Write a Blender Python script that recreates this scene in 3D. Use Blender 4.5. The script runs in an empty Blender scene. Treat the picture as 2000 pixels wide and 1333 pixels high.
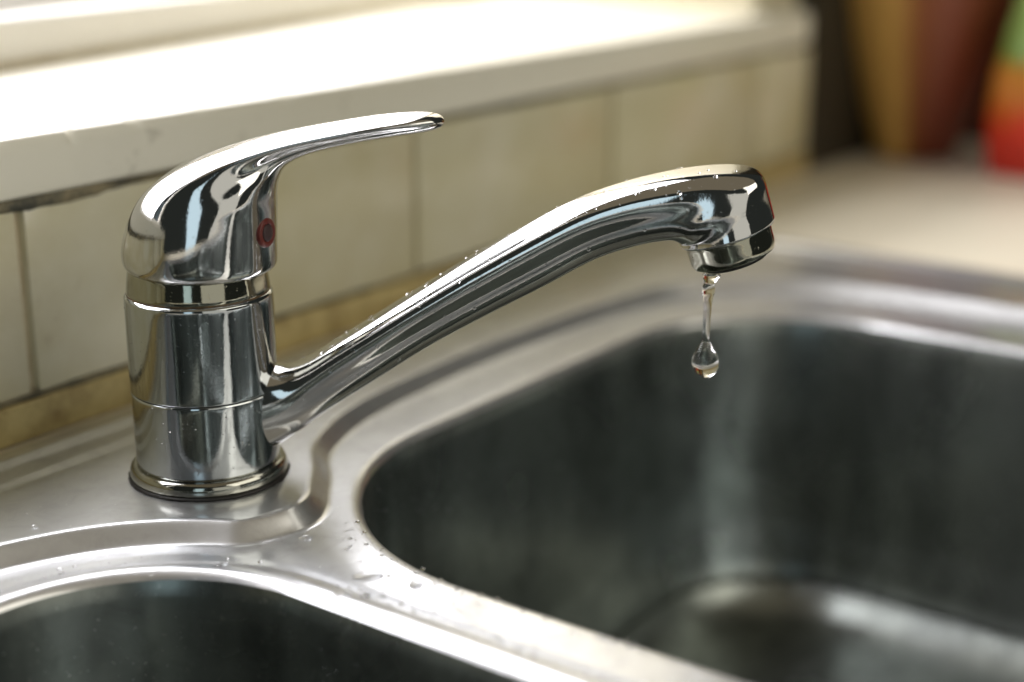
import bpy, bmesh, math, random
from mathutils import Vector, Matrix, noise
random.seed(7)
MM = 0.001
scene = bpy.context.scene
COL = scene.collection

# ------------------------------------------------------------------ camera
PITCH, AZ = math.radians(17.0), math.radians(36.0)
FH = Vector((math.cos(AZ), math.sin(AZ), 0))            # horizontal view direction
RT = Vector((math.sin(AZ), -math.cos(AZ), 0))           # camera right
FW = FH * math.cos(PITCH) + Vector((0, 0, -math.sin(PITCH)))
UP = RT.cross(FW)
CAM = Vector((-302.4, -334.4, 178.1))                   # mm
FPX = 3000.0
cam_d = bpy.data.cameras.new('camera')
cam = bpy.data.objects.new('camera', cam_d); COL.objects.link(cam)
cam.matrix_world = Matrix((( RT.x, UP.x, -FW.x, CAM.x*MM), (RT.y, UP.y, -FW.y, CAM.y*MM),
                           (RT.z, UP.z, -FW.z, CAM.z*MM), (0, 0, 0, 1)))
cam_d.sensor_width = 36; cam_d.lens = 54
cam_d.clip_start = 0.01; cam_d.clip_end = 20
cam_d.dof.use_dof = True; cam_d.dof.focus_distance = 0.447; cam_d.dof.aperture_fstop = 3.5
scene.camera = cam

# ------------------------------------------------------------------ world and lamps
world = bpy.data.worlds.new("World"); scene.world = world; world.use_nodes = True
bg = world.node_tree.nodes['Background']
bg.inputs[0].default_value = (0.90, 1.0, 0.88, 1); bg.inputs[1].default_value = 0.028
scene.view_settings.view_transform = 'Standard'; scene.view_settings.look = 'None'
scene.view_settings.exposure = 0.0; scene.view_settings.gamma = 1.0

def area(name, loc, target, sx, sy, radiance, color, spread=180):
    l = bpy.data.lights.new(name, 'AREA'); l.shape = 'RECTANGLE'; l.size = sx; l.size_y = sy
    l.energy = radiance * math.pi * sx * sy; l.color = color; l.spread = math.radians(spread)
    o = bpy.data.objects.new(name, l); COL.objects.link(o)
    o.location = loc
    o.rotation_euler = (Vector(target) - Vector(loc)).to_track_quat('-Z', 'Y').to_euler()
    return o
# daylight through the window above the sill; the last four are added fill lamps
area('window_light', (0.02, 0.50, 0.72), (0.02, -0.5, 0.66), 1.45, 1.2, 8.0, (0.985, 0.965, 1.0))
area('sky_light', (0.02, 1.35, 1.05), (0.0, 0.0, 0.0), 0.34, 0.34, 55.0, (1.0, 0.975, 1.0))
area('wall_fill_light', (0.35, -1.35, 0.95), (0.1, 0.05, 0.05), 1.3, 1.0, 2.0, (1.0, 0.94, 0.81))  # added lamp high behind the camera, lifts the tile wall
area('overhead_fill_light', (0.0, -0.45, 1.7), (0.0, -0.45, 0), 2.4, 2.2, 0.17, (1.0, 0.80, 0.52))  # added warm fill from above, browns the ledge step
area('cool_fill_light', (-1.05, -0.62, 0.25), (0, 0, 0.05), 0.26, 0.9, 1.1, (0.70, 0.90, 1.0))  # added cool lamp for blue-grey strips in the chrome and the bowls
area('bowl_fill_light', (-0.38, -1.10, 0.24), (0.1, -0.1, 0.0), 0.80, 0.8, 0.65, (1.0, 0.96, 0.84))  # added warm lamp, placed for the upright stripe in the large bowl

# ------------------------------------------------------------------ helpers
def ray(px, py): return FW + RT*((px-1000)/FPX) - UP*((py-666.5)/FPX)
def at_z(px, py, z=0.0):
    r = ray(px, py); return CAM + r*((z - CAM.z)/r.z)
VO = 3.0                                # the tap's axis stands 3 mm behind the origin
TO = FH*VO - RT*1.0
def at_face(px, py, off=3.0):          # point of the upright plane through the tap's axis that faces the camera
    r = ray(px, py); t = (off - CAM.dot(FH))/r.dot(FH); p = CAM + r*t
    return p.dot(RT), p.z
def P3(u, v, z): return RT*u + FH*v + Vector((0, 0, z))

def link(name, me, mat, parent=None, loc=None):
    o = bpy.data.objects.new(name, me); COL.objects.link(o)
    if mat is not None:
        if not me.materials: me.materials.append(mat)
    if parent: o.parent = parent
    if loc is not None: o.location = loc
    return o
def from_bm(name, bm, mat, parent=None, smooth=True, loc=None, sharp=None):
    bmesh.ops.scale(bm, vec=(MM, MM, MM), verts=bm.verts)
    me = bpy.data.meshes.new(name)
    bm.to_mesh(me); bm.free()
    if smooth:
        me.shade_smooth()
        if sharp: me.set_sharp_from_angle(angle=math.radians(sharp))
    return link(name, me, mat, parent, loc)
def tag(o, label=None, cat=None, group=None, kind=None):
    if label: o['label'] = label
    if cat: o['category'] = cat
    if group: o['group'] = group
    if kind: o['kind'] = kind
    return o
def empty(name, loc=(0, 0, 0)):
    o = bpy.data.objects.new(name, None); COL.objects.link(o); o.location = Vector(loc)*MM
    o.empty_display_size = 0.01
    return o
def loft(bm, rings, closed=True, cap0=False, cap1=False):
    vr = [[bm.verts.new(p) for p in r] for r in rings]
    n = len(vr[0])
    for a, b in zip(vr, vr[1:]):
        for i in range(n if closed else n-1):
            j = (i+1) % n
            bm.faces.new((a[i], a[j], b[j], b[i]))
    if cap0: bm.faces.new(vr[0][::-1])
    if cap1: bm.faces.new(vr[-1])
    return vr
def lathe(bm, prof, n=96, axis=None, org=Vector((0,0,0)), cap0=False, cap1=False):
    """prof: (r, h) along axis"""
    ax = (axis or Vector((0,0,1))).normalized()
    q = Vector((0,0,1)).rotation_difference(ax)
    rings = []
    for r, h in prof:
        rings.append([org + q @ Vector((r*math.cos(2*math.pi*k/n), r*math.sin(2*math.pi*k/n), h)) for k in range(n)])
    return loft(bm, rings, True, cap0, cap1)
def cr(pts, t):
    """catmull-rom over a list of equal-length tuples, t in 0..len-1"""
    n = len(pts); i = min(int(t), n-2); f = t - i
    p0 = pts[max(i-1, 0)]; p1 = pts[i]; p2 = pts[i+1]; p3 = pts[min(i+2, n-1)]
    return [0.5*((2*b) + (-a+c)*f + (2*a-5*b+4*c-d)*f*f + (-a+3*b-3*c+d)*f**3) for a, b, c, d in zip(p0, p1, p2, p3)]
def dense(pts, m, smooth=0):
    out = [cr(pts, (len(pts)-1)*k/(m-1)) for k in range(m)]
    for _ in range(smooth):
        nw = [out[0]]
        for k in range(1, m-1):
            nw.append([0.25*a+0.5*b+0.25*c for a, b, c in zip(out[k-1], out[k], out[k+1])])
        nw.append(out[-1]); out = nw
    return out
def smooth_prof(pts, m=60, s=2): return [tuple(p) for p in dense(pts, m, s)]
def box(bm, x0, x1, y0, y1, z0, z1, bev=0.0, seg=2):
    r = bmesh.ops.create_cube(bm, size=1)
    vs = r['verts']
    for v in vs:
        v.co = Vector(((x0+x1)/2 + v.co.x*(x1-x0), (y0+y1)/2 + v.co.y*(y1-y0), (z0+z1)/2 + v.co.z*(z1-z0)))
    if bev:
        es = list({e for v in vs for e in v.link_edges})
        bmesh.ops.bevel(bm, geom=es, offset=bev, segments=seg, profile=0.5, affect='EDGES')

# ------------------------------------------------------------------ materials
class NT:
    def __init__(s, name):
        s.m = bpy.data.materials.new(name); s.m.use_nodes = True
        s.t = s.m.node_tree; s.b = s.t.nodes['Principled BSDF']
    def n(s, t, **kw):
        o = s.t.nodes.new(t)
        for k, v in kw.items():
            if k.startswith('i_'):
                o.inputs[int(k[2:]) if k[2:].isdigit() else k[2:].replace('_', ' ')].default_value = v
            else: setattr(o, k, v)
        return o
    def l(s, a, b): s.t.links.new(a, b)
    def coord(s, scale=(1,1,1), rot=(0,0,0)):
        c = s.n('ShaderNodeTexCoord'); mp = s.n('ShaderNodeMapping')
        mp.inputs['Scale'].default_value = scale; mp.inputs['Rotation'].default_value = rot
        s.l(c.outputs['Object'], mp.inputs[0]); return mp.outputs[0]
    def noise(s, scale, detail=4, vec=None, rough=0.55, dist=0.0):
        o = s.n('ShaderNodeTexNoise'); o.inputs['Scale'].default_value = scale; o.inputs['Detail'].default_value = detail
        o.inputs['Roughness'].default_value = rough; o.inputs['Distortion'].default_value = dist
        if vec is not None: s.l(vec, o.inputs['Vector'])
        return o.outputs['Fac']
    def ramp(s, fac, stops):
        o = s.n('ShaderNodeValToRGB'); e = o.color_ramp.elements
        while len(e) < len(stops): e.new(0.5)
        for k, (p, c) in enumerate(stops):
            e[k].position = p; e[k].color = c if len(c) == 4 else (*c, 1)
        s.l(fac, o.inputs[0]); return o.outputs[0]
    def mix(s, fac, a, b):
        o = s.n('ShaderNodeMix', data_type='RGBA')
        for inp, v in ((0, fac), (6, a), (7, b)):
            if isinstance(v, (int, float)): o.inputs[inp].default_value = v
            elif isinstance(v, tuple): o.inputs[inp].default_value = v if len(v) == 4 else (*v, 1)
            else: s.l(v, o.inputs[inp])
        return o.outputs[2]
    def math(s, op, a, b=0.0, c=0.0):
        o = s.n('ShaderNodeMath', operation=op)
        for k, v in enumerate((a, b, c)):
            if isinstance(v, (int, float)): o.inputs[k].default_value = v
            else: s.l(v, o.inputs[k])
        return o.outputs[0]
    def bump(s, h, strength, dist, normal=None):
        o = s.n('ShaderNodeBump'); o.inputs['Strength'].default_value = strength; o.inputs['Distance'].default_value = dist
        s.l(h, o.inputs['Height'])
        if normal is not None: s.l(normal, o.inputs['Normal'])
        return o.outputs[0]
    def set(s, name, v):
        if isinstance(v, (int, float)): s.b.inputs[name].default_value = v
        elif isinstance(v, tuple): s.b.inputs[name].default_value = v if len(v) == 4 else (*v, 1)
        else: s.l(v, s.b.inputs[name])
W3, K3 = (1, 1, 1), (0, 0, 0)

def chrome(name, dirt=0.5, base=(0.60, 0.61, 0.62)):
    m = NT(name); v = m.coord()
    m.set('Metallic', 1.0)
    spots = m.ramp(m.noise(700, 4, v, 0.7), [(0.66, K3), (0.74, W3)])          # small lime specks
    film = m.ramp(m.noise(70, 5, v, 0.6, 0.4), [(0.42, K3), (0.72, W3)])        # dried water film
    streak = m.ramp(m.noise(160, 3, m.coord((1, 1, 0.12)), 0.5), [(0.5, K3), (0.75, W3)])
    film = m.math('MULTIPLY', m.math('MULTIPLY_ADD', film, 0.8, 0.2), streak)
    rust = m.ramp(m.noise(120, 4, v, 0.7), [(0.66, K3), (0.76, W3)])
    col = m.mix(m.math('MULTIPLY', rust, 0.35*dirt), (*base, 1), (0.33, 0.20, 0.08, 1))
    col = m.mix(m.math('MULTIPLY', spots, 0.35*dirt), col, (0.30, 0.29, 0.26, 1))
    m.set('Base Color', col)
    r = m.math('MULTIPLY_ADD', film, 0.30*dirt, 0.05)
    r = m.math('MULTIPLY_ADD', spots, 0.35*dirt, r)
    m.set('Roughness', r)
    b1 = m.bump(m.noise(1400, 3, v), 0.06, 0.0002)
    b2 = m.bump(spots, 0.25*dirt, 0.00012, b1)
    b3 = m.bump(m.noise(45, 2, v), 0.10, 0.0012, b2)
    m.set('Normal', b3)
    return m.m
CHROME = chrome('worn_chrome', 0.8, (0.50, 0.525, 0.54))
CHROME_CLEAN = chrome('lever_chrome', 0.3, (0.66, 0.66, 0.66))
CHROME_DULL = chrome('limescaled_chrome', 1.5, (0.38, 0.375, 0.31))

def steel(name, rough, base, brushed=0.25, haze=0.50, haze_rough=0.47, mottle=0.84, runs=0.0):
    m = NT(name); v = m.coord(); m.set('Metallic', 1.0)
    st = m.noise(500, 3, m.coord((0.05, 1.0, 1.0), (0, 0, math.radians(-28))), 0.5)
    cl = m.noise(16, 5, v, 0.6, 0.5)
    spots = m.ramp(m.noise(420, 3, v, 0.7), [(0.66, K3), (0.76, W3)])
    scr = m.ramp(m.noise(900, 2, m.coord((0.03, 1.0, 1.0), (0, 0, math.radians(35))), 0.5), [(0.72, K3), (0.78, W3)])
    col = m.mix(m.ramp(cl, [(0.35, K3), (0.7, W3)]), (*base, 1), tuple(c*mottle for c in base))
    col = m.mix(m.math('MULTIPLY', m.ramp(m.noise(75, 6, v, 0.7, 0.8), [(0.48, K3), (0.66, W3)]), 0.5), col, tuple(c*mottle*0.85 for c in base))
    col = m.mix(m.math('MULTIPLY', spots, 0.35), col, (0.30, 0.27, 0.22))
    if runs:
        rn = m.ramp(m.noise(42, 4, m.coord((1, 1, 0.22)), 0.6, 0.3), [(0.42, K3), (0.62, W3)])
        col = m.mix(m.math('MULTIPLY', rn, 0.38), col, (base[0]*1.5, base[1]*1.5, base[2]*1.45))
        sp2 = m.ramp(m.noise(260, 4, v, 0.75), [(0.62, K3), (0.70, W3)])
        col = m.mix(m.math('MULTIPLY', sp2, 0.5), col, (0.62, 0.62, 0.56))
    m.set('Base Color', col)
    r = m.math('MULTIPLY_ADD', cl, 0.22, rough-0.09)
    r = m.math('MULTIPLY_ADD', spots, 0.15, r)
    m.set('Roughness', r)
    b = m.bump(st, 0.035*brushed*4, 0.0002)
    b = m.bump(scr, 0.3 + 0.5*runs, 0.0002, b)
    b = m.bump(m.noise(22, 2, v), 0.10, 0.003, b)
    m.set('Normal', b)
    p2 = m.n('ShaderNodeBsdfPrincipled'); p2.inputs['Metallic'].default_value = 1.0
    p2.inputs['Roughness'].default_value = haze_rough; m.l(col, p2.inputs['Base Color']); m.l(b, p2.inputs['Normal'])
    mx = m.n('ShaderNodeMixShader'); mx.inputs[0].default_value = haze
    m.l(m.b.outputs[0], mx.inputs[1]); m.l(p2.outputs[0], mx.inputs[2])
    m.l(mx.outputs[0], m.t.nodes['Material Output'].inputs[0])
    return m.m
STEEL = steel('satin_steel', 0.15, (0.80, 0.81, 0.82), 0.4)
BASIN_SHADED = steel('shaded_basin_steel', 0.24, (0.29, 0.315, 0.30), 1.0, 0.33, 0.45, 0.42, 1.0)  # same metal as the deck; the bowls' shade is put into a darker base

def water(name):
    m = NT(name); m.set('Base Color', (1, 1, 1)); m.set('Roughness', 0.0); m.set('IOR', 1.333)
    m.set('Transmission Weight', 1.0); return m.m
WATER = water('water')

def plain(name, col, rough=0.5, coat=0.0, var=0.1, scale=60, bump=0.05):
    m = NT(name); v = m.coord()
    nz = m.noise(scale, 5, v, 0.6)
    m.set('Base Color', m.mix(nz, tuple(c*(1-var) for c in col), tuple(min(1, c*(1+var)) for c in col)))
    m.set('Roughness', rough); m.set('Coat Weight', coat)
    m.set('Normal', m.bump(nz, bump, 0.001)); return m.m

def tile_mat():
    m = NT('glazed_tile'); v = m.coord()
    g = m.noise(14, 5, v, 0.6)
    dirt = m.ramp(m.noise(90, 5, v, 0.7), [(0.62, K3), (0.74, W3)])
    c = m.mix(m.ramp(g, [(0.35, K3), (0.65, W3)]), (0.60, 0.55, 0.345), (0.70, 0.66, 0.50))
    c = m.mix(m.math('MULTIPLY', m.ramp(m.noise(45, 4, v, 0.6), [(0.5, K3), (0.8, W3)]), 0.2), c, (0.46, 0.36, 0.18))
    c = m.mix(m.math('MULTIPLY', dirt, 0.2), c, (0.34, 0.28, 0.16))
    m.set('Base Color', c); m.set('Roughness', 0.22)
    m.set('Normal', m.bump(m.noise(25, 2, v), 0.25, 0.003)); return m.m
TILE = tile_mat()
def sill_mat():
    m = NT('painted_sill'); v = m.coord()
    d = m.ramp(m.noise(120, 5, v, 0.7), [(0.60, K3), (0.70, W3)])
    big = m.ramp(m.noise(35, 3, v, 0.6), [(0.54, K3), (0.66, W3)])
    f = m.math('MULTIPLY', d, big)
    c = m.mix(m.noise(9, 4, v), (0.76, 0.73, 0.60), (0.84, 0.81, 0.70))
    m.set('Base Color', m.mix(m.math('MULTIPLY', f, 0.6), c, (0.30, 0.27, 0.20)))
    m.set('Roughness', 0.35)
    m.set('Normal', m.bump(m.noise(60, 4, v), 0.12, 0.001)); return m.m
SILL = sill_mat()
def grime(name, a, b, lo=0.4, hi=0.65, rough=0.7, scale=60):
    m = NT(name); v = m.coord()
    m.set('Base Color', m.mix(m.ramp(m.noise(scale, 5, v, 0.7), [(lo, K3), (hi, W3)]), a, b))
    m.set('Roughness', rough); m.set('Normal', m.bump(m.noise(300, 3, v), 0.3, 0.0006)); return m.m
GROUT = grime('grimy_grout', (0.68, 0.61, 0.44), (0.56, 0.48, 0.32))
MOULD = grime('mouldy_sealant', (0.26, 0.22, 0.13), (0.06, 0.06, 0.045), 0.42, 0.62)
STRIP = grime('yellowed_upstand', (0.56, 0.45, 0.20), (0.30, 0.21, 0.08), 0.42, 0.72, 0.4, 70)
COUNTER = plain('pale_worktop', (0.66, 0.61, 0.48), 0.45, 0.0, 0.07, 200, 0.03)
FRAME = plain('window_frame_paint', (0.86, 0.83, 0.76), 0.4, 0, 0.05, 20)
DARK = plain('dark_brown_lacquer', (0.022, 0.018, 0.009), 0.5, 0, 0.3, 30)
RUBBER = plain('black_rubber', (0.012, 0.011, 0.010), 0.5, 0, 0.3, 300)
ORIM = grime('brown_scale', (0.16, 0.09, 0.03), (0.05, 0.035, 0.02), 0.4, 0.6, 0.4, 200)

# ------------------------------------------------------------------ the sink
def rrect(x0, x1, y0, y1, rad, z, n=24, ins=0.0):
    """rounded rectangle loop; rad = (nw, ne, se, sw)"""
    x0 += ins; x1 -= ins; y0 += ins; y1 -= ins
    pts = []
    for (cx, cy, r, a0) in ((x0, y1, rad[0], 180), (x1, y1, rad[1], 90), (x1, y0, rad[2], 0), (x0, y0, rad[3], -90)):
        r = max(r-ins, 0.8)
        sx = 1 if cx == x0 else -1; sy = 1 if cy == y0 else -1
        c = (cx + sx*r, cy + sy*r)
        for k in range(n+1):
            a = math.radians(a0 - 90*k/n)
            pts.append(Vector((c[0]+r*math.cos(a), c[1]+r*math.sin(a), z)))
    return pts
LOW = -5.5
RB = (-5.5, 296, -400, -18.0, (86, 74, 80, 80))
LB = (-388, -34.5, -400, -11.5, (60, 58, 60, 60))
def rb(spec, ins, z): return rrect(spec[0], spec[1], spec[2], spec[3], spec[4], z, 32, ins)

def closed_curve(pts, m):
    n = len(pts); P = [pts[-1]] + pts + [pts[0], pts[1]]
    out = []
    for k in range(m):
        t = n*k/m; i = int(t); f = t-i
        p0, p1, p2, p3 = P[i], P[i+1], P[i+2], P[i+3]
        out.append([0.5*((2*b)+(-a+c)*f+(2*a-5*b+4*c-d)*f*f+(-a+3*b-3*c+d)*f**3) for a, b, c, d in zip(p0, p1, p2, p3)])
    for _ in range(40):
        out = [[0.25*out[k-1][0]+0.5*out[k][0]+0.25*out[(k+1) % m][0], 0.25*out[k-1][1]+0.5*out[k][1]+0.25*out[(k+1) % m][1]] for k in range(m)]
    return out
# edge of the raised tap ledge; it bulges forward between the two basins
LEDGE = [(-430, -30), (-400, 5), (-330, 17), (-230, 19), (-150, 18), (-105, 15.5), (-70, 8), (-46, -6.5), (-30, -24), (-17, -35.5),
         (-1, -39), (13, -32), (27, -19.5), (43, -5.5), (76, 7), (126, 12), (175, 12.5), (240, 8), (290, -4), (322, -40), (334, -100),
         (336, -200), (336, -320), (330, -400), (300, -436), (200, -440), (-50, -440), (-300, -440), (-400, -436), (-428, -400),
         (-432, -200)]
N_L = 2200
def rr_dist(spec, x, y, rad):
    cx, cy = (spec[0]+spec[1])/2, (spec[2]+spec[3])/2
    qx, qy = abs(x-cx)-(spec[1]-spec[0])/2+rad, abs(y-cy)-(spec[3]-spec[2])/2+rad
    return math.hypot(max(qx, 0), max(qy, 0)) + min(max(qx, qy), 0) - rad
ltop = closed_curve([(a, b) for a, b in LEDGE], N_L)
for _ in range(60):                      # keep the foot of the ledge clear of both bowls
    for k, p in enumerate(ltop):
        for spec, rad, gap in ((RB, 86, 13.0), (LB, 58, 22.0)):
            d = rr_dist(spec, p[0], p[1], rad)
            if d < gap:
                gx = rr_dist(spec, p[0]+0.1, p[1], rad)-d; gy = rr_dist(spec, p[0], p[1]+0.1, rad)-d
                L = math.hypot(gx, gy) or 1
                p[0] += gx/L*(gap-d)*0.5; p[1] += gy/L*(gap-d)*0.5
    ltop = [[0.2*ltop[k-1][q]+0.6*ltop[k][q]+0.2*ltop[(k+1) % N_L][q] for q in (0, 1)] for k in range(N_L)]
for _ in range(50):
    ltop = [[0.25*ltop[k-1][q]+0.5*ltop[k][q]+0.25*ltop[(k+1) % N_L][q] for q in (0, 1)] for k in range(N_L)]
def off_curve(c, d):
    out = []
    n = len(c)
    for k in range(n):
        a, b = c[k-5], c[(k+5) % n]
        tx, ty = b[0]-a[0], b[1]-a[1]; L = math.hypot(tx, ty)
        out.append((c[k][0] + ty/L*d, c[k][1] - tx/L*d))      # to the inside (clockwise loop)
    for _ in range(int(90*max(0, 2.5-d)/6.5)):
        out = [(0.25*out[k-1][0]+0.5*out[k][0]+0.25*out[(k+1) % n][0], 0.25*out[k-1][1]+0.5*out[k][1]+0.25*out[(k+1) % n][1]) for k in range(n)]
    return out

sink = empty('kitchen_sink')
tag(sink, 'worn stainless steel double bowl sink the mixer tap stands on', 'sink')
bm = bmesh.new()
# ledge step: rounded crest, slope, soft foot
step = smooth_prof([(-4.0, 0), (-2.8, -0.02), (-1.7, -0.25), (-0.8, -0.9), (1.0, -2.75), (2.9, -4.65), (3.8, -5.25), (4.9, -5.5), (6.4, -5.5)], 26, 1)
rings = [[Vector((x, y, h)) for x, y in off_curve(ltop, d)] for d, h in step]
vr_l = loft(bm, rings)
# basins lips
lip = [(a, b+LOW+3) for a, b in [(-13, -3.0), (-11.5, -3.0), (-9.8, -3.12), (-8.4, -3.2), (-7, -3.0), (-5.4, -2.55), (-3.4, -2.35), (-1.6, -2.6), (-0.2, -3.4), (0.9, -4.7)]]
lipR = [(a, b+LOW+3) for a, b in [(-5.4, -3.0), (-5.2, -3.0), (-5.0, -3.0), (-4.7, -3.0), (-4.4, -3.0), (-3.9, -3.02), (-2.4, -3.15), (-1.2, -3.55), (-0.1, -4.3), (0.8, -5.4)]]
lr = loft(bm, [rb(RB, d, h) for d, h in smooth_prof(lipR, 26, 1)])
ll = loft(bm, [rb(LB, d, h) for d, h in smooth_prof(lip, 30, 1)])
# outer rim
OUT = (-452, 384, -470, 63, (14, 14, 14, 14))
op = smooth_prof([(-2.0, -1.2), (-1.7, 0.6), (-0.6, 1.7), (1.6, 2.3), (5, 2.6), (7.5, 2.5), (9, 1.9), (10.5, 1.3), (13, 1.1), (18, 1.0), (19.5, 0.8), (21, 0.25), (22.5, 0.0), (24, 0.0)], 60, 0)
lo = loft(bm, [rrect(*OUT[:4], (30, 30, 30, 30), h, 16, d) for d, h in op])
def fill(bm, loops, z):
    eds = []
    for L in loops:
        vs = [bm.verts.new((v.co.x, v.co.y, z)) for v in L]
        for k in range(len(vs)):
            a, b = vs[k], vs[(k+1) % len(vs)]
            eds.append(bm.edges.new((a, b)))
    r = bmesh.ops.triangle_fill(bm, use_beauty=True, use_dissolve=False, edges=eds, normal=(0, 0, 1))
fill(bm, [lo[-1], vr_l[0]], 0.0)
fill(bm, [vr_l[-1], lr[0], ll[0]], LOW)
bmesh.ops.remove_doubles(bm, verts=bm.verts, dist=1e-4)
bmesh.ops.recalc_face_normals(bm, faces=bm.faces)
from_bm('sink_deck', bm, STEEL, sink)
def basin(spec, lipp, name, depth):
    bm = bmesh.new()
    d0, z0 = lipp[-1]
    # wall, bottom curve and floor
    pr = smooth_prof([(d0, z0), (d0+0.9, z0-3), (d0+1.6, z0-7), (d0+3, z0-20), (d0+5.5, z0-50), (d0+8, z0-85), (d0+11, -depth+30), (d0+15, -depth+17),
                      (d0+23, -depth+7), (d0+34, -depth+1.8), (d0+48, -depth), (d0+60, -depth-0.6)], 70, 1)
    r = loft(bm, [rb(spec, d, h) for d, h in pr])
    cx, cy = (spec[0]+spec[1])/2, (spec[2]+spec[3])/2
    last = r[-1]; prev = last
    for f, dz in ((0.75, -0.8), (0.5, -1.4), (0.3, -2.0), (0.19, -2.6)):
        cur = [bm.verts.new(Vector((cx+(v.co.x-cx)*f, cy+(v.co.y-cy)*f, v.co.z+dz))) for v in last]
        for k in range(len(cur)):
            j = (k+1) % len(cur); bm.faces.new((prev[k], prev[j], cur[j], cur[k]))
        prev = cur
    bm.faces.new(prev)
    bmesh.ops.recalc_face_normals(bm, faces=bm.faces)
    for f in bm.faces: f.normal_flip() if f.normal.z < -0.5 else None
    o = from_bm(name, bm, BASIN_SHADED, sink)
    b2 = bmesh.new()
    lathe(b2, [(14, -2.2), (24, -2.0), (36, 0.4), (40, 1.0), (42, 0.2), (42, -3)], 48, None, Vector((cx, cy, -depth-2)), cap0=True)
    from_bm('drain', b2, CHROME_DULL, o)
    return o
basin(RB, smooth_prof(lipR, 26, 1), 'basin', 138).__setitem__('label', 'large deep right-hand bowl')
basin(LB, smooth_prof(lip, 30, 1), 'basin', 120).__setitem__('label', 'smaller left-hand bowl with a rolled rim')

# ------------------------------------------------------------------ worktop, wall, sill
bm = bmesh.new()
def quad(bm, pts): return bm.faces.new([bm.verts.new(p) for p in pts])
def slab_ring(bm):
    # worktop with the sink cut-out
    o = [(-700, -520), (1400, -520), (1400, 74), (-700, 74)]
    i = [(-450, -468), (382, -468), (382, 62), (-450, 62)]
    vo = [bm.verts.new((x, y, -0.6)) for x, y in o]; vi = [bm.verts.new((x, y, -0.6)) for x, y in i]
    vb = [bm.verts.new((x, y, -38)) for x, y in o]; vc = [bm.verts.new((x, y, -38)) for x, y in i]
    for k in range(4):
        j = (k+1) % 4
        bm.faces.new((vo[k], vo[j], vi[j], vi[k])); bm.faces.new((vb[k], vc[k], vc[j], vb[j]))
        bm.faces.new((vo[k], vb[k], vb[j], vo[j])); bm.faces.new((vi[k], vi[j], vc[j], vc[k]))
slab_ring(bm); bmesh.ops.recalc_face_normals(bm, faces=bm.faces)
tag(from_bm('worktop', bm, COUNTER, None, smooth=False), 'pale beige kitchen worktop round the steel sink', kind='structure')

WY = 72.5
wall = None
bm = bmesh.new(); box(bm, -700, 566, WY+3.2, WY+150, -40, 77.5)
wall = tag(from_bm('wall', bm, GROUT, None, smooth=False), 'low tiled splashback wall under the windowsill', kind='structure')
xs = [-700, -400, -204, -8, 189, 343, 498, 566]
zs = [14.5, 76.2]
for a, b in zip(xs, xs[1:]):
    bm = bmesh.new(); g = 1.6
    box(bm, a+g, b-(g if b != 566 else 0), WY + random.uniform(0.0, 0.4), WY+8, zs[0], zs[1], 0.9, 2)
    from_bm('tile', bm, TILE, wall, sharp=40)
bm = bmesh.new(); box(bm, -700, 566, WY-1.5, WY+3.1, -0.5, 12.6, 1.2, 3)
tag(from_bm('upstand', bm, STRIP, wall, sharp=40), 'yellowed strip between the sink and the tiles')
# uneven dark sealant lines
def bead(name, y, z, r, mat, seedv):
    bm = bmesh.new(); rings = []
    for k in range(320):
        x = -690 + 1250*k/319
        rr = r*(0.55+0.9*noise.noise(Vector((x*0.03, seedv, 0)))+0.5*abs(noise.noise(Vector((x*0.15, seedv, 3)))))
        rr = max(rr, r*0.25)*(1.0 if x < 70 else 0.75)*(1.35 if x < 40 and z > 50 else 1)
        rings.append([Vector((x, y+rr*0.8*math.cos(a), z+rr*math.sin(a))) for a in [2*math.pi*q/8 for q in range(8)]])
    loft(bm, rings); return from_bm(name, bm, mat, wall)
bead('sealant', WY+1.0, 77.2, 1.9, MOULD, 1.3)
bead('sealant', WY+0.2, 13.6, 1.3, MOULD, 5.1)

# window sill: rounded nose, back edge runs slightly away to the right
SB0, SB1 = at_z(0, 139, 99), at_z(700, 30, 99)
dirb = (SB1-SB0).normalized()
def back(x): return SB0.y + (x-SB0.x)*dirb.y/dirb.x
bm = bmesh.new(); rings = []
def sill_ring(x, sc=1.0, ext=0.0):
    f = WY-2.5; b = (back(x)+50)
    prof = [(b, 79.2), (f+5, 79.2), (f+1.2, 79.5), (f+0.2, 80.6), (f, 82.5), (f, 93.5), (f+0.5, 96.2), (f+1.9, 98.2), (f+4.4, 99.0), (b, 99.0)]
    return [Vector((x, y, z)) for y, z in prof]
def chipped(x):
    rg = sill_ring(x)
    n1 = noise.noise(Vector((x*0.11, 2.0, 0))); n2 = noise.noise(Vector((x*0.35, 7.0, 0)))
    c = max(0, n1+0.5*n2-0.28)*(3.4 if x < 60 else 1.3) + 0.12*abs(n2)
    for q in (5, 6, 7, 8): rg[q].z -= c*(0.5, 0.9, 1.0, 0.35)[q-5]; rg[q].y += c*(0.25, 0.5, 0.7, 0.5)[q-5]
    return rg
for x in [-700 + 20*k for k in range(28)] + [-140 + 1.5*k for k in range(464)]: rings.append(chipped(x))
# rounded end
for q in (0.35, 0.65, 0.88, 1.0):
    x = 556+9*q; s = 9*(1-math.sqrt(max(0, 1-q*q)))
    r = sill_ring(556)
    rings.append([Vector((x, p.y + (s if p.y < 120 else 0), p.z - (s*0.4 if p.z > 90 else 0) + (s*0.3 if p.z < 90 else 0))) for p in r])
loft(bm, rings, True, True, True)
bmesh.ops.recalc_face_normals(bm, faces=bm.faces)
tag(from_bm('windowsill', bm, SILL, None, sharp=35), 'sunlit white painted windowsill with a chipped front edge', kind='structure')

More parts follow.
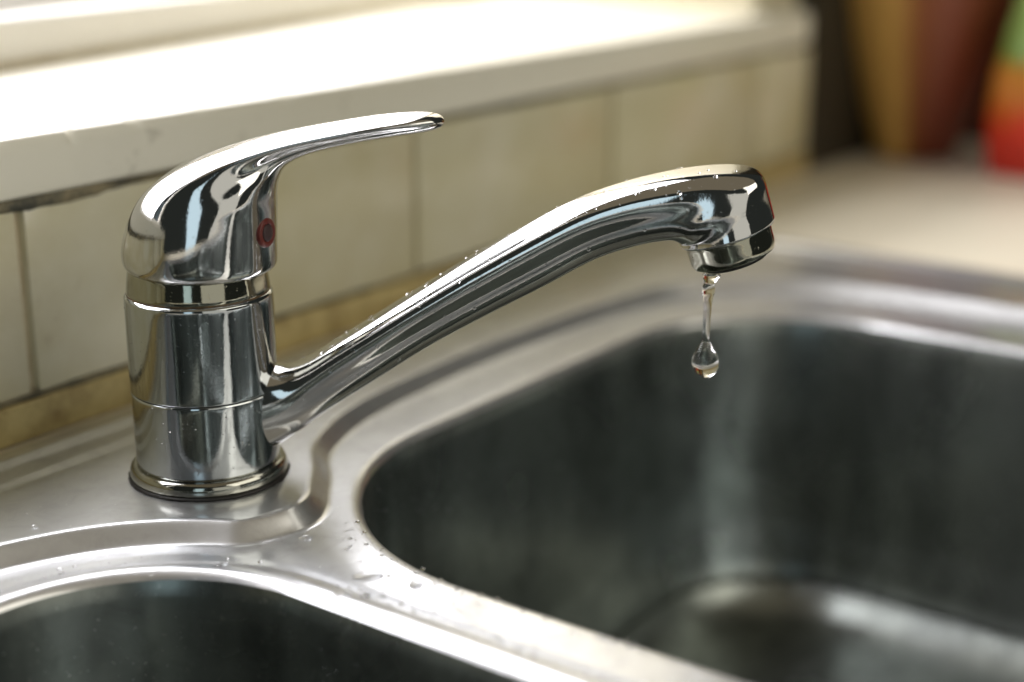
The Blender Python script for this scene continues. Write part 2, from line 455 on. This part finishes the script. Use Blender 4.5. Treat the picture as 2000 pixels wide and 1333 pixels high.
# wall face right of the window opening (in its own shade)
bm = bmesh.new()
PX = 503
box(bm, PX, 562, WY+8, WY+210, 99.05, 420, 1.5, 2)
tag(from_bm('wall_pier', bm, plain('pier_paint', (0.60, 0.55, 0.40), 0.6), None, sharp=35), 'short beige wall face beside the window opening', kind='structure')

bm = bmesh.new(); box(bm, 567.5, 1500, 72, 210, -40, 520, 1, 2)
tag(from_bm('dark_wall', bm, plain('dark_wall_brown', (0.028, 0.022, 0.011), 0.6), None, sharp=35), 'dark brown wall beyond the end of the windowsill', kind='structure')  # very dark brown over the whole wall face

# window
win = empty('window', (SB0.x, SB0.y, 99))
tag(win, 'white framed window letting bright daylight onto the sill', 'window')
ang = math.atan2(dirb.y, dirb.x); win.rotation_euler = (0, 0, ang)
bm = bmesh.new(); box(bm, -560, 470, 0, 22, 0.6, 21, 2.0, 3); from_bm('frame', bm, FRAME, win, sharp=40)
bm = bmesh.new(); box(bm, -560, 470, -3.0, -0.2, 0.15, 3.2, 0.8, 2); from_bm('sealant', bm, GROUT, win, sharp=40)
bm = bmesh.new(); box(bm, -560, 470, 22.3, 46, 0.6, 30, 3, 3); from_bm('sash', bm, plain('sash_paint', (0.86, 0.85, 0.83), 0.35), win, sharp=40)
bm = bmesh.new(); box(bm, -560, -520, 24, 44, 30.1, 900, 2, 2); box(bm, 440, 470, 24, 44, 30.1, 900, 2, 2); from_bm('stile', bm, FRAME, win, sharp=40)
g = NT('window_glass'); nt = g.t
tr = g.n('ShaderNodeBsdfTransparent'); gl = g.n('ShaderNodeBsdfGlossy'); gl.inputs['Roughness'].default_value = 0.02
mx = g.n('ShaderNodeMixShader'); mx.inputs[0].default_value = 0.06
g.l(tr.outputs[0], mx.inputs[1]); g.l(gl.outputs[0], mx.inputs[2]); g.l(mx.outputs[0], nt.nodes['Material Output'].inputs[0])
bm = bmesh.new(); box(bm, -519, 439, 32, 35, 30.2, 900); from_bm('pane', bm, g.m, win, smooth=False)

# ------------------------------------------------------------------ mixer tap
tap = empty('mixer_tap', TO)
tag(tap, 'worn chrome single lever mixer tap dripping over the large bowl', 'tap')
def sec_ring(T, B, w, eT, eB, pinch, n=72):
    """closed loop from T (v=0) round the near side to B and back; T,B = (u,z). e = superellipse exponents"""
    pts = []
    cu, cz = (T[0]+B[0])/2, (T[1]+B[1])/2
    hu, hz = (T[0]-B[0])/2, (T[1]-B[1])/2
    for k in range(n):
        a = 2*math.pi*k/n
        c, s = math.cos(a), math.sin(a)
        e = eT + (eB-eT)*(0.5-0.5*c)
        cc = math.copysign(abs(c)**(2/e), c); ss = math.copysign(abs(s)**(2/e), s)
        t = (1-cc)/2                                  # 0 at T, 1 at B
        ww = w*(1 - pinch*min(1, max(0, (t-0.18)/0.4))**1.2)
        pts.append(P3(cu+hu*cc, ww*ss, cz+hz*cc))
    return pts
def px_loft(rows, m, name, mat, n=72, sm=6, cap0=False, cap1=True):
    R = []
    for (tx, ty, bx, by, w, eT, eB, pin) in rows:
        T = at_face(tx, ty); B = at_face(bx, by)
        R.append((T[0]+1, T[1], B[0]+1, B[1], w, eT, eB, pin))
    D = dense(R, m, sm)
    bm = bmesh.new()
    vr = loft(bm, [sec_ring((d[0], d[1]), (d[2], d[3]), d[4], d[5], d[6], d[7], n) for d in D])
    return bm, vr, D

# base flange
bm = bmesh.new()
lathe(bm, smooth_prof([(21.5, 0.2), (23.2, 0.3), (23.9, 1.2), (24.0, 2.4), (23.7, 3.8), (22.9, 4.8), (22.0, 5.0), (20, 5.0)], 36, 1), 96)
from_bm('base_ring', bm, chrome('grimy_chrome', 1.4, (0.42, 0.42, 0.38)), tap)
bm = bmesh.new(); lathe(bm, [(20, 0.02), (24.4, 0.02), (24.6, 0.5), (24.1, 0.9), (20, 0.95)], 96)
for v_ in bm.verts:
    if v_.co.z < 0.8: v_.co.xy *= 1 + 0.035*max(0, noise.noise(v_.co*0.22)) + 0.012*noise.noise(v_.co*0.9)
from_bm('gasket', bm, RUBBER, tap)
bm = bmesh.new()
lathe(bm, smooth_prof([(21.2, 4.9), (21.6, 5.4), (21.75, 7), (21.85, 14), (21.9, 22), (21.95, 27.0), (21.85, 27.9), (21.5, 28.3), (20.5, 28.35)], 50, 1), 128)
from_bm('lower_body', bm, CHROME, tap)
bm = bmesh.new()
lathe(bm, smooth_prof([(20.5, 28.5), (21.6, 28.55), (22.0, 28.95), (22.1, 30), (22.1, 40), (22.1, 50), (22.05, 56.6), (21.7, 57.9), (20.8, 58.5), (19.8, 58.6)], 60, 1), 128)
from_bm('upper_body', bm, CHROME, tap)
bm = bmesh.new()
lathe(bm, smooth_prof([(18.6, 58.4), (20.9, 58.7), (21.25, 59.3), (21.1, 61), (20.7, 64), (20.3, 66), (19.6, 68), (18, 68.6), (15, 68.6)], 40, 1), 96)
from_bm('collar', bm, CHROME_DULL, tap)
bm = bmesh.new()
lathe(bm, [(19, 58.2), (20.9, 58.2), (21.3, 58.5), (20.9, 58.9), (19, 58.9)], 96)
from_bm('seal', bm, ORIM, tap)

# lever handle (cap that sweeps over into the lever)
HR = [ # Tx,Ty, Bx,By, half width, eT, eB, pinch
 (262, 524, 532, 524, 20.8, 2.0, 2.0, 0),
 (245, 512, 540, 515, 22.3, 2.0, 2.0, 0),
 (240, 490, 541, 495, 22.8, 2.0, 2.0, 0),
 (243, 462, 541, 470, 22.8, 2.05, 2.0, 0),
 (254, 425, 541, 445, 22.6, 2.2, 2.0, 0.01),
 (275, 386, 541, 418, 22.2, 2.5, 2.0, 0.03),
 (308, 352, 541, 395, 21.6, 2.9, 2.0, 0.05),
 (354, 324, 541, 376, 20.6, 3.2, 2.0, 0.10),
 (412, 301, 543, 358, 19.0, 3.4, 2.05, 0.18),
 (476, 282, 549, 340, 17.3, 3.5, 2.2, 0.32),
 (540, 266, 564, 320, 16.0, 3.5, 2.3, 0.36),
 (600, 254, 602, 299, 15.0, 3.4, 2.4, 0.28),
 (660, 243, 655, 284, 14.3, 3.2, 2.5, 0.22),
 (720, 233, 715, 272, 13.6, 3.0, 2.5, 0.20),
 (772, 226, 770, 264, 12.4, 2.7, 2.4, 0.20),
 (815, 222, 815, 259, 10.2, 2.4, 2.2, 0.18),
 (846, 222, 846, 254, 7.0, 2.2, 2.1, 0.12),
 (862, 227, 862, 248, 3.6, 2.0, 2.0, 0.05),
 (868, 234, 868, 241, 0.7, 2.0, 2.0, 0),
]
bm, vr, D = px_loft(HR, 170, 'lever', CHROME_CLEAN, 96, 10)
bm.faces.new(vr[0][::-1]); bm.faces.new(vr[-1])
bmesh.ops.recalc_face_normals(bm, faces=bm.faces)
lever = from_bm('lever', bm, CHROME_CLEAN, tap, sharp=60)
lever_pts = D

# red and blue temperature mark on the cap
ia = math.radians(67)
ax = (RT*math.sin(ia) - FH*math.cos(ia)).normalized()
oz = at_face(520, 458, -8)[1]
org = ax*22.9 + Vector((0, 0, oz)) + RT*(at_face(390, 458)[0]+1)
bm = bmesh.new(); lathe(bm, smooth_prof([(4.4, -1.2), (4.4, 0.2), (4.1, 0.7), (3.5, 0.85), (2.7, 0.65), (2.55, 0.3)], 18, 1), 40, ax, org, cap1=True)
o = from_bm('temperature_mark', bm, plain('red_plastic', (0.13, 0.014, 0.008), 0.4, 0.1, 0.1, 200), tap)
bm = bmesh.new(); org2 = org + ax*0.1
lathe(bm, [(2.6, -0.4), (2.6, 0.6), (2.2, 0.95), (1.0, 1.1), (0.05, 1.12)], 32, ax, org2, cap1=True)
from_bm('dark_cap', bm, plain('dark_blue_plastic', (0.045, 0.02, 0.02), 0.5, 0.0, 0.1, 200), o)

# spout
SR = [
 (458, 700, 478, 903, 12.5, 2.1, 2.1, 0),
 (502, 706, 520, 880, 11.4, 2.2, 2.1, 0),
 (540, 714, 558, 857, 10.4, 2.4, 2.2, 0.03),
 (566, 714, 598, 830, 9.9, 2.6, 2.4, 0.08),
 (600, 700, 640, 799, 9.8, 2.8, 2.4, 0.14),
 (650, 669, 696, 763, 9.8, 2.9, 2.4, 0.18),
 (706, 635, 756, 725, 9.9, 2.9, 2.4, 0.20),
 (800, 577, 849, 667, 10.2, 2.9, 2.4, 0.22),
 (900, 516, 954, 611, 10.6, 2.9, 2.4, 0.22),
 (1008, 454, 1061, 557, 11.1, 2.9, 2.4, 0.22),
 (1118, 396, 1160, 504, 11.8, 2.9, 2.4, 0.20),
 (1213, 362, 1240, 477, 12.5, 3.0, 2.4, 0.16),
 (1295, 342, 1290, 467, 13.3, 3.1, 2.4, 0.12),
 (1365, 331, 1308, 466, 13.6, 3.4, 2.3, 0.07),
 (1428, 327, 1318, 470, 14.2, 3.4, 2.1, 0.02),
 (1472, 331, 1323, 473, 14.4, 3.1, 2.05, 0),
 (1490, 344, 1326, 475, 14.5, 2.6, 2.0, 0),
 (1502, 382, 1327, 476, 14.5, 2.1, 2.0, 0),
 (1512, 421, 1326, 480, 14.9, 2.0, 2.0, 0),
]
bm, vr, DS = px_loft(SR, 190, 'spout', CHROME_CLEAN, 96, 5)
spout_rings = [[v.co.copy() for v in r] for r in vr]
# rolled lower lip and flat underside
d = DS[-1]; T = Vector((d[0], d[1])); B = Vector((d[2], d[3])); C2 = (T+B)/2
axn = Vector((-(T-B).y, (T-B).x)).normalized()
if axn.y > 0: axn = -axn
prev = vr[-1]
for sc, dn in ((0.985, 0.5), (0.95, 0.7), (0.90, 0.6)):
    cur = sec_ring((C2 + (T-C2)*sc + axn*dn)[:], (C2 + (B-C2)*sc + axn*dn)[:], d[4]*sc, 2, 2, 0, 96)
    cv = [bm.verts.new(p) for p in cur]
    for k in range(96):
        j = (k+1) % 96; bm.faces.new((prev[k], prev[j], cv[j], cv[k]))
    prev = cv
bm.faces.new(prev); bm.faces.new(vr[0][::-1])
bmesh.ops.recalc_face_normals(bm, faces=bm.faces)
from_bm('spout', bm, CHROME_CLEAN, tap, sharp=50)
AX = (RT*axn.x + Vector((0, 0, axn.y))).normalized()
AO = P3(C2.x, 0, C2.y)
bm = bmesh.new()
lathe(bm, smooth_prof([(12.6, 0.3), (12.8, 0.5), (13.0, 1.2), (12.95, 3.5), (12.9, 6.2), (12.7, 7.6), (12.4, 8.2), (11.2, 8.3), (10.6, 7.9), (10.4, 7)], 40, 1), 96, AX, AO)
aer = from_bm('aerator', bm, CHROME_DULL, tap)
bm = bmesh.new()
lathe(bm, smooth_prof([(10.5, 7.2), (10.4, 8.8), (10.0, 9.6), (9.2, 9.9), (8, 9.8), (7.5, 9.0)], 24, 1), 72, AX, AO, cap1=True)
from_bm('rubber_ring', bm, RUBBER, aer)

# ------------------------------------------------------------------ water
# the drop and the thread it hangs from
bm = bmesh.new()
cx0 = 1384
prof = [ (536, 1389, 15, 0.25), (545, 1388, 11.5, 0.2), (554, 1386, 9.0, 0.1), (563, 1384.5, 10.6, 0.15), (575, 1383, 9.2, 0.1), (592, 1382, 7.4, 0), (615, 1381, 6.4, 0),
        (640, 1379.5, 5.9, 0), (655, 1379, 5.6, 0), (664, 1378.6, 6.0, 0), (670, 1378.2, 8.0, 0), (680, 1378, 14.5, 0), (692, 1377.6, 22, 0), (704, 1377.5, 26, 0),
        (716, 1377.5, 25.6, 0), (727, 1377.5, 20.5, 0), (734, 1377.5, 13, 0), (737.5, 1377.5, 6, 0), (738.5, 1377.5, 0.6, 0)]
dd = dense(prof, 120, 1)
rings = []
for k, (y, x, r, wob) in enumerate(dd):
    u, z = at_face(x, y)
    rr = abs(r)/6.45*(1.18 if y < 668 else 1.0 + 0.18*max(0, (690-y)/22) if y < 690 else 1.0)
    rg = []
    for q in range(40):
        a = 2*math.pi*q/40
        f = 1 + wob*1.2*noise.noise(Vector((math.cos(a)*1.1, math.sin(a)*1.1, z*0.45)))
        rg.append(P3(u + rr*f*math.cos(a), VO + rr*f*math.sin(a), z))
    rings.append(rg)
# round off the top inside the aerator
loft(bm, rings, True, True, True)
bmesh.ops.recalc_face_normals(bm, faces=bm.faces)
dz = at_face(1377, 738)[1]
tag(from_bm('falling_water_drop', bm, WATER, None), 'clear teardrop of water stretching down from the spout outlet', 'water drop')

def drop_mesh(name, rx, ry, h, seg=20, rings_=6, wob=0.12, seedv=0.0):
    bm = bmesh.new(); rr = []
    for i in range(rings_):
        f = i/(rings_-1)*math.pi/2*0.97
        z = h*math.sin(f) - 0.03; s = math.cos(f)**0.75
        rr.append([Vector((rx*s*math.cos(a)*(1+wob*noise.noise(Vector((math.cos(a), math.sin(a), seedv)))),
                           ry*s*math.sin(a)*(1+wob*noise.noise(Vector((math.cos(a)+3, math.sin(a), seedv)))), z))
                   for a in [2*math.pi*q/seg for q in range(seg)]])
    loft(bm, rr, True, True, True)
    bmesh.ops.recalc_face_normals(bm, faces=bm.faces)
    bmesh.ops.scale(bm, vec=(MM,)*3, verts=bm.verts)
    me = bpy.data.meshes.new(name); bm.to_mesh(me); bm.free(); me.shade_smooth(); me.materials.append(WATER)
    return me
# drops that can be told apart on the steel: pixel position, half length px, half width px (in picture), label
def deck_drop(px, py, L, Wd, rotdeg, label, z=LOW, h=None, seedv=0.0):
    p = at_z(px, py, z)
    me = drop_mesh('water_drop', L/7.6, Wd/7.6/0.40, h or min(1.4, 0.52*min(L/7.6, Wd/3.0)), seedv=seedv)
    o = link('water_drop', me, None, None, p*MM)
    o.rotation_euler = (0, 0, math.radians(rotdeg-54))
    tag(o, label, 'water drop', 'water drops lying on the steel between the bowls')
    return o
DD = [
 (718, 1127, 33, 7, 10, 'long flat water drop left of the round drop between the bowls'),
 (812, 1143, 15, 6.5, 0, 'round clear water drop in the middle of the steel between the bowls'),
 (668, 1165, 20, 6.5, 0, 'dark irregular water drop beside the left bowl rim below the long drop'),
 (713, 1165, 9, 4, 0, 'small water drop just right of the dark irregular one'),
 (888, 1178, 6, 3, 0, 'small round water drop below the row near the large bowl edge'),
 (826, 1112, 5, 2, 0, 'tiny water drop nearest the corner of the large bowl edge'),
 (861, 1133, 5, 2, 0, 'tiny water drop second in the row along the large bowl edge'),
 (892, 1149, 5, 2, 0, 'tiny water drop third in the row along the large bowl edge'),
 (940, 1162, 6, 2.2, 0, 'tiny water drop fourth in the row along the large bowl edge'),
 (971, 1171, 6, 2.6, 0, 'tiny water drop fifth in the row along the large bowl edge'),
 (806, 1190, 4, 2, 0, 'tiny water drop in front of the round drop'),
 (851, 1233, 12, 3.5, -8, 'flat water drop touching the groove of the left bowl rim'),
 (903, 1254, 20, 3.2, -14, 'long thin water drop lying along the groove of the left bowl rim'),
 (1018, 1282, 9, 6, 0, 'bright bead of water near the bottom edge between the bowls'),
 (1076, 1244, 5, 3, 0, 'small bright water drop close to the large bowl edge at the bottom'),
 (1120, 1240, 6, 3.5, 0, 'small smeared water drop rightmost beside the large bowl edge'),
 (596, 1053, 18, 5, 16, 'bright water drop at the foot of the ledge below the tap'),
 (433, 1108, 18, 6, 0, 'water drop in the dark reflection in front of the tap'),
 (366, 1102, 6, 3, 0, 'small water drop left of the one in the tap reflection'),
 (346, 1105, 4, 2.5, 0, 'tiny water drop leftmost in the tap reflection'),
]
for i, d in enumerate(DD): deck_drop(*d, seedv=i*1.7)
o = deck_drop(67, 1031, 9, 4, 0, 'small round water drop on the ledge left of the tap', z=0.0, seedv=40)
o = deck_drop(53, 1005, 5, 2.2, 0, 'tiny water drop on the ledge behind the round one left of the tap', z=0.0, seedv=41)

# fine spray beads, too many to count
def beads(name, spots, mat, label, seg=8):
    bm = bmesh.new()
    for p, nrm, r in spots:
        q = Vector((0,0,1)).rotation_difference(nrm)
        rr = []
        for i in range(4):
            f = i/3*math.pi/2*0.93
            rr.append([p + q @ Vector((r*math.cos(f)*math.cos(2*math.pi*k/seg), r*math.cos(f)*math.sin(2*math.pi*k/seg), r*0.62*math.sin(f)-0.02)) for k in range(seg)])
        loft(bm, rr, True, True, True)
    bmesh.ops.recalc_face_normals(bm, faces=bm.faces)
    return tag(from_bm(name, bm, mat, None), label, 'water spray', kind='stuff')
sp = []
for _ in range(620):
    i = int(random.triangular(28, 168, 60)); k = random.randrange(96)
    ring = spout_rings[i]
    c = sum(ring, Vector())/96
    p = ring[k]; nrm = (ring[(k+1) % 96]-ring[k-1]).cross(spout_rings[i+1][k]-spout_rings[i-1][k]).normalized()
    if nrm.dot(p-c) < 0: nrm = -nrm
    if nrm.z < -0.75 or nrm.dot(FH) > 0.5: continue
    if nrm.z < 0.2 and random.random() < 0.4: continue
    sp.append((p + TO, nrm, random.uniform(0.12, 0.30) if random.random() < 0.8 else random.triangular(0.32, 0.85, 0.35)))
# body of the tap
for _ in range(150):
    a = random.uniform(-1.5, 1.5); z = random.uniform(8, 57) if random.random() < 0.6 else random.uniform(30, 57)
    nrm = RT*math.sin(a) - FH*math.cos(a)
    sp.append((nrm*22.0 + Vector((0, 0, z)) + TO, nrm, random.uniform(0.12, 0.30)))
beads('spray_on_tap', sp, WATER, 'fine beads of water sprayed over the chrome spout and tap body')
sp = []
def inside(spec, x, y, m): return spec[0]-m < x < spec[1]+m and y < spec[3]+m
tries = 0
while len(sp) < 520 and tries < 20000:
    tries += 1
    px, py = random.uniform(0, 1400), random.uniform(1000, 1333)
    p = at_z(px, py, LOW)
    dR, dL = rr_dist(RB, p.x, p.y, 84), rr_dist(LB, p.x, p.y, 58)
    if dR < 1.5 or dL < 6.5 or (dR > 12.5 and dL > 16): continue
    if noise.noise(Vector((p.x*0.05, p.y*0.05, 0))) < random.uniform(-0.5, 0.35): continue
    sp.append((p, Vector((0, 0, 1)), random.uniform(0.14, 0.34) if random.random() < 0.8 else random.uniform(0.4, 0.8)))
beads('spray_on_steel', sp, WATER, 'fine specks of water scattered on the steel between the bowls')

# ------------------------------------------------------------------ things on the worktop, far right
pot_m = NT('striped_pot')
c = pot_m.n('ShaderNodeTexCoord'); s = pot_m.n('ShaderNodeSeparateXYZ'); pot_m.l(c.outputs['Object'], s.inputs[0])
angn = pot_m.math('ARCTAN2', s.outputs[1], s.outputs[0])
f = pot_m.math('MULTIPLY_ADD', angn, 1/(2*math.pi), 0.5)
nz = pot_m.noise(30, 4, pot_m.coord())
f = pot_m.math('MULTIPLY_ADD', nz, 0.015, f)
RED, YEL = (0.21, 0.048, 0.022), (0.78, 0.46, 0.13)
a0 = (math.atan2(0.72, -0.69)/(2*math.pi)+0.5)    # direction of the side with the ochre stripe
colr = pot_m.ramp(f, [(0.0, (0.25, 0.07, 0.015)), (0.05, RED), (0.62, RED), (0.66, YEL), (0.95, YEL), (1.0, (0.25, 0.07, 0.015))])
pot_m.set('Base Color', colr); pot_m.set('Roughness', 0.4)
pot = empty('plant_pot', (668, 42, -0.5))
pot.rotation_euler = (0, 0, math.radians(20))
tag(pot, 'dark red tapered pot with an ochre stripe standing on the worktop', 'pot')
bm = bmesh.new()
lathe(bm, smooth_prof([(20, 0), (25, 0.3), (26.5, 2), (30.5, 15), (42, 50), (55, 88), (62.5, 112), (67, 128)], 40, 1), 64, cap0=True)
from_bm('pot_body', bm, pot_m.m, pot)
bm = bmesh.new(); lathe(bm, smooth_prof([(66, 127), (70, 128), (71, 135), (70.5, 146), (68, 148), (65, 146), (60, 125), (48, 90), (34, 50), (22, 20), (12, 15)], 40, 1), 64)
from_bm('pot_rim', bm, plain('pot_red', RED, 0.4), pot)

bm = bmesh.new(); box(bm, 740, 752, -190, 50, -0.5, 260, 4, 3)
tag(from_bm('chopping_board', bm, plain('maroon_board', (0.085, 0.018, 0.012), 0.5, 0, 0.3, 30), None, sharp=40), 'dark maroon board standing on the worktop behind the tapered pot', 'board')
pk_m = NT('printed_packet'); c = pk_m.n('ShaderNodeTexCoord'); s = pk_m.n('ShaderNodeSeparateXYZ'); pk_m.l(c.outputs['Object'], s.inputs[0])
hz = pk_m.math('MULTIPLY_ADD', pk_m.noise(40, 3, pk_m.coord()), 0.06, s.outputs[2])
hz = pk_m.math('MULTIPLY', hz, 1/0.125)
pk_m.set('Base Color', pk_m.ramp(hz, [(0.0, (0.50, 0.012, 0.010)), (0.48, (0.55, 0.03, 0.01)), (0.60, (0.48, 0.12, 0.01)), (0.74, (0.46, 0.18, 0.02)), (0.84, (0.12, 0.20, 0.02)), (1.0, (0.20, 0.30, 0.07))]))
pk_m.set('Roughness', 0.5)
bm = bmesh.new(); rings = []
for k in range(30):
    t = k/29; z = 130*t
    w = 46*(1-0.35*t)*(0.86+0.14*math.sin(math.pi*min(1, t*1.3))); d = 30*math.sin(math.pi*(0.12+0.82*t))**0.7 + 1
    ring = []
    for q in range(48):
        a = 2*math.pi*q/48
        cs, sn = math.cos(a), math.sin(a)
        x = math.copysign(abs(cs)**0.75, cs)*d; y = math.copysign(abs(sn)**0.75, sn)*w
        nn = noise.noise(Vector((x*0.05, y*0.05, z*0.05)))*5
        ring.append(Vector((x+nn, y+nn*0.6, z)))
    rings.append(ring)
loft(bm, rings, True, True, True); bmesh.ops.recalc_face_normals(bm, faces=bm.faces)
pk = from_bm('food_packet', bm, pk_m.m, None, loc=(0.640, -0.057, -0.0005))
tag(pk, 'bright red, orange and green food packet at the right edge', 'packet')

scene.render.resolution_x = 1024; scene.render.resolution_y = 682
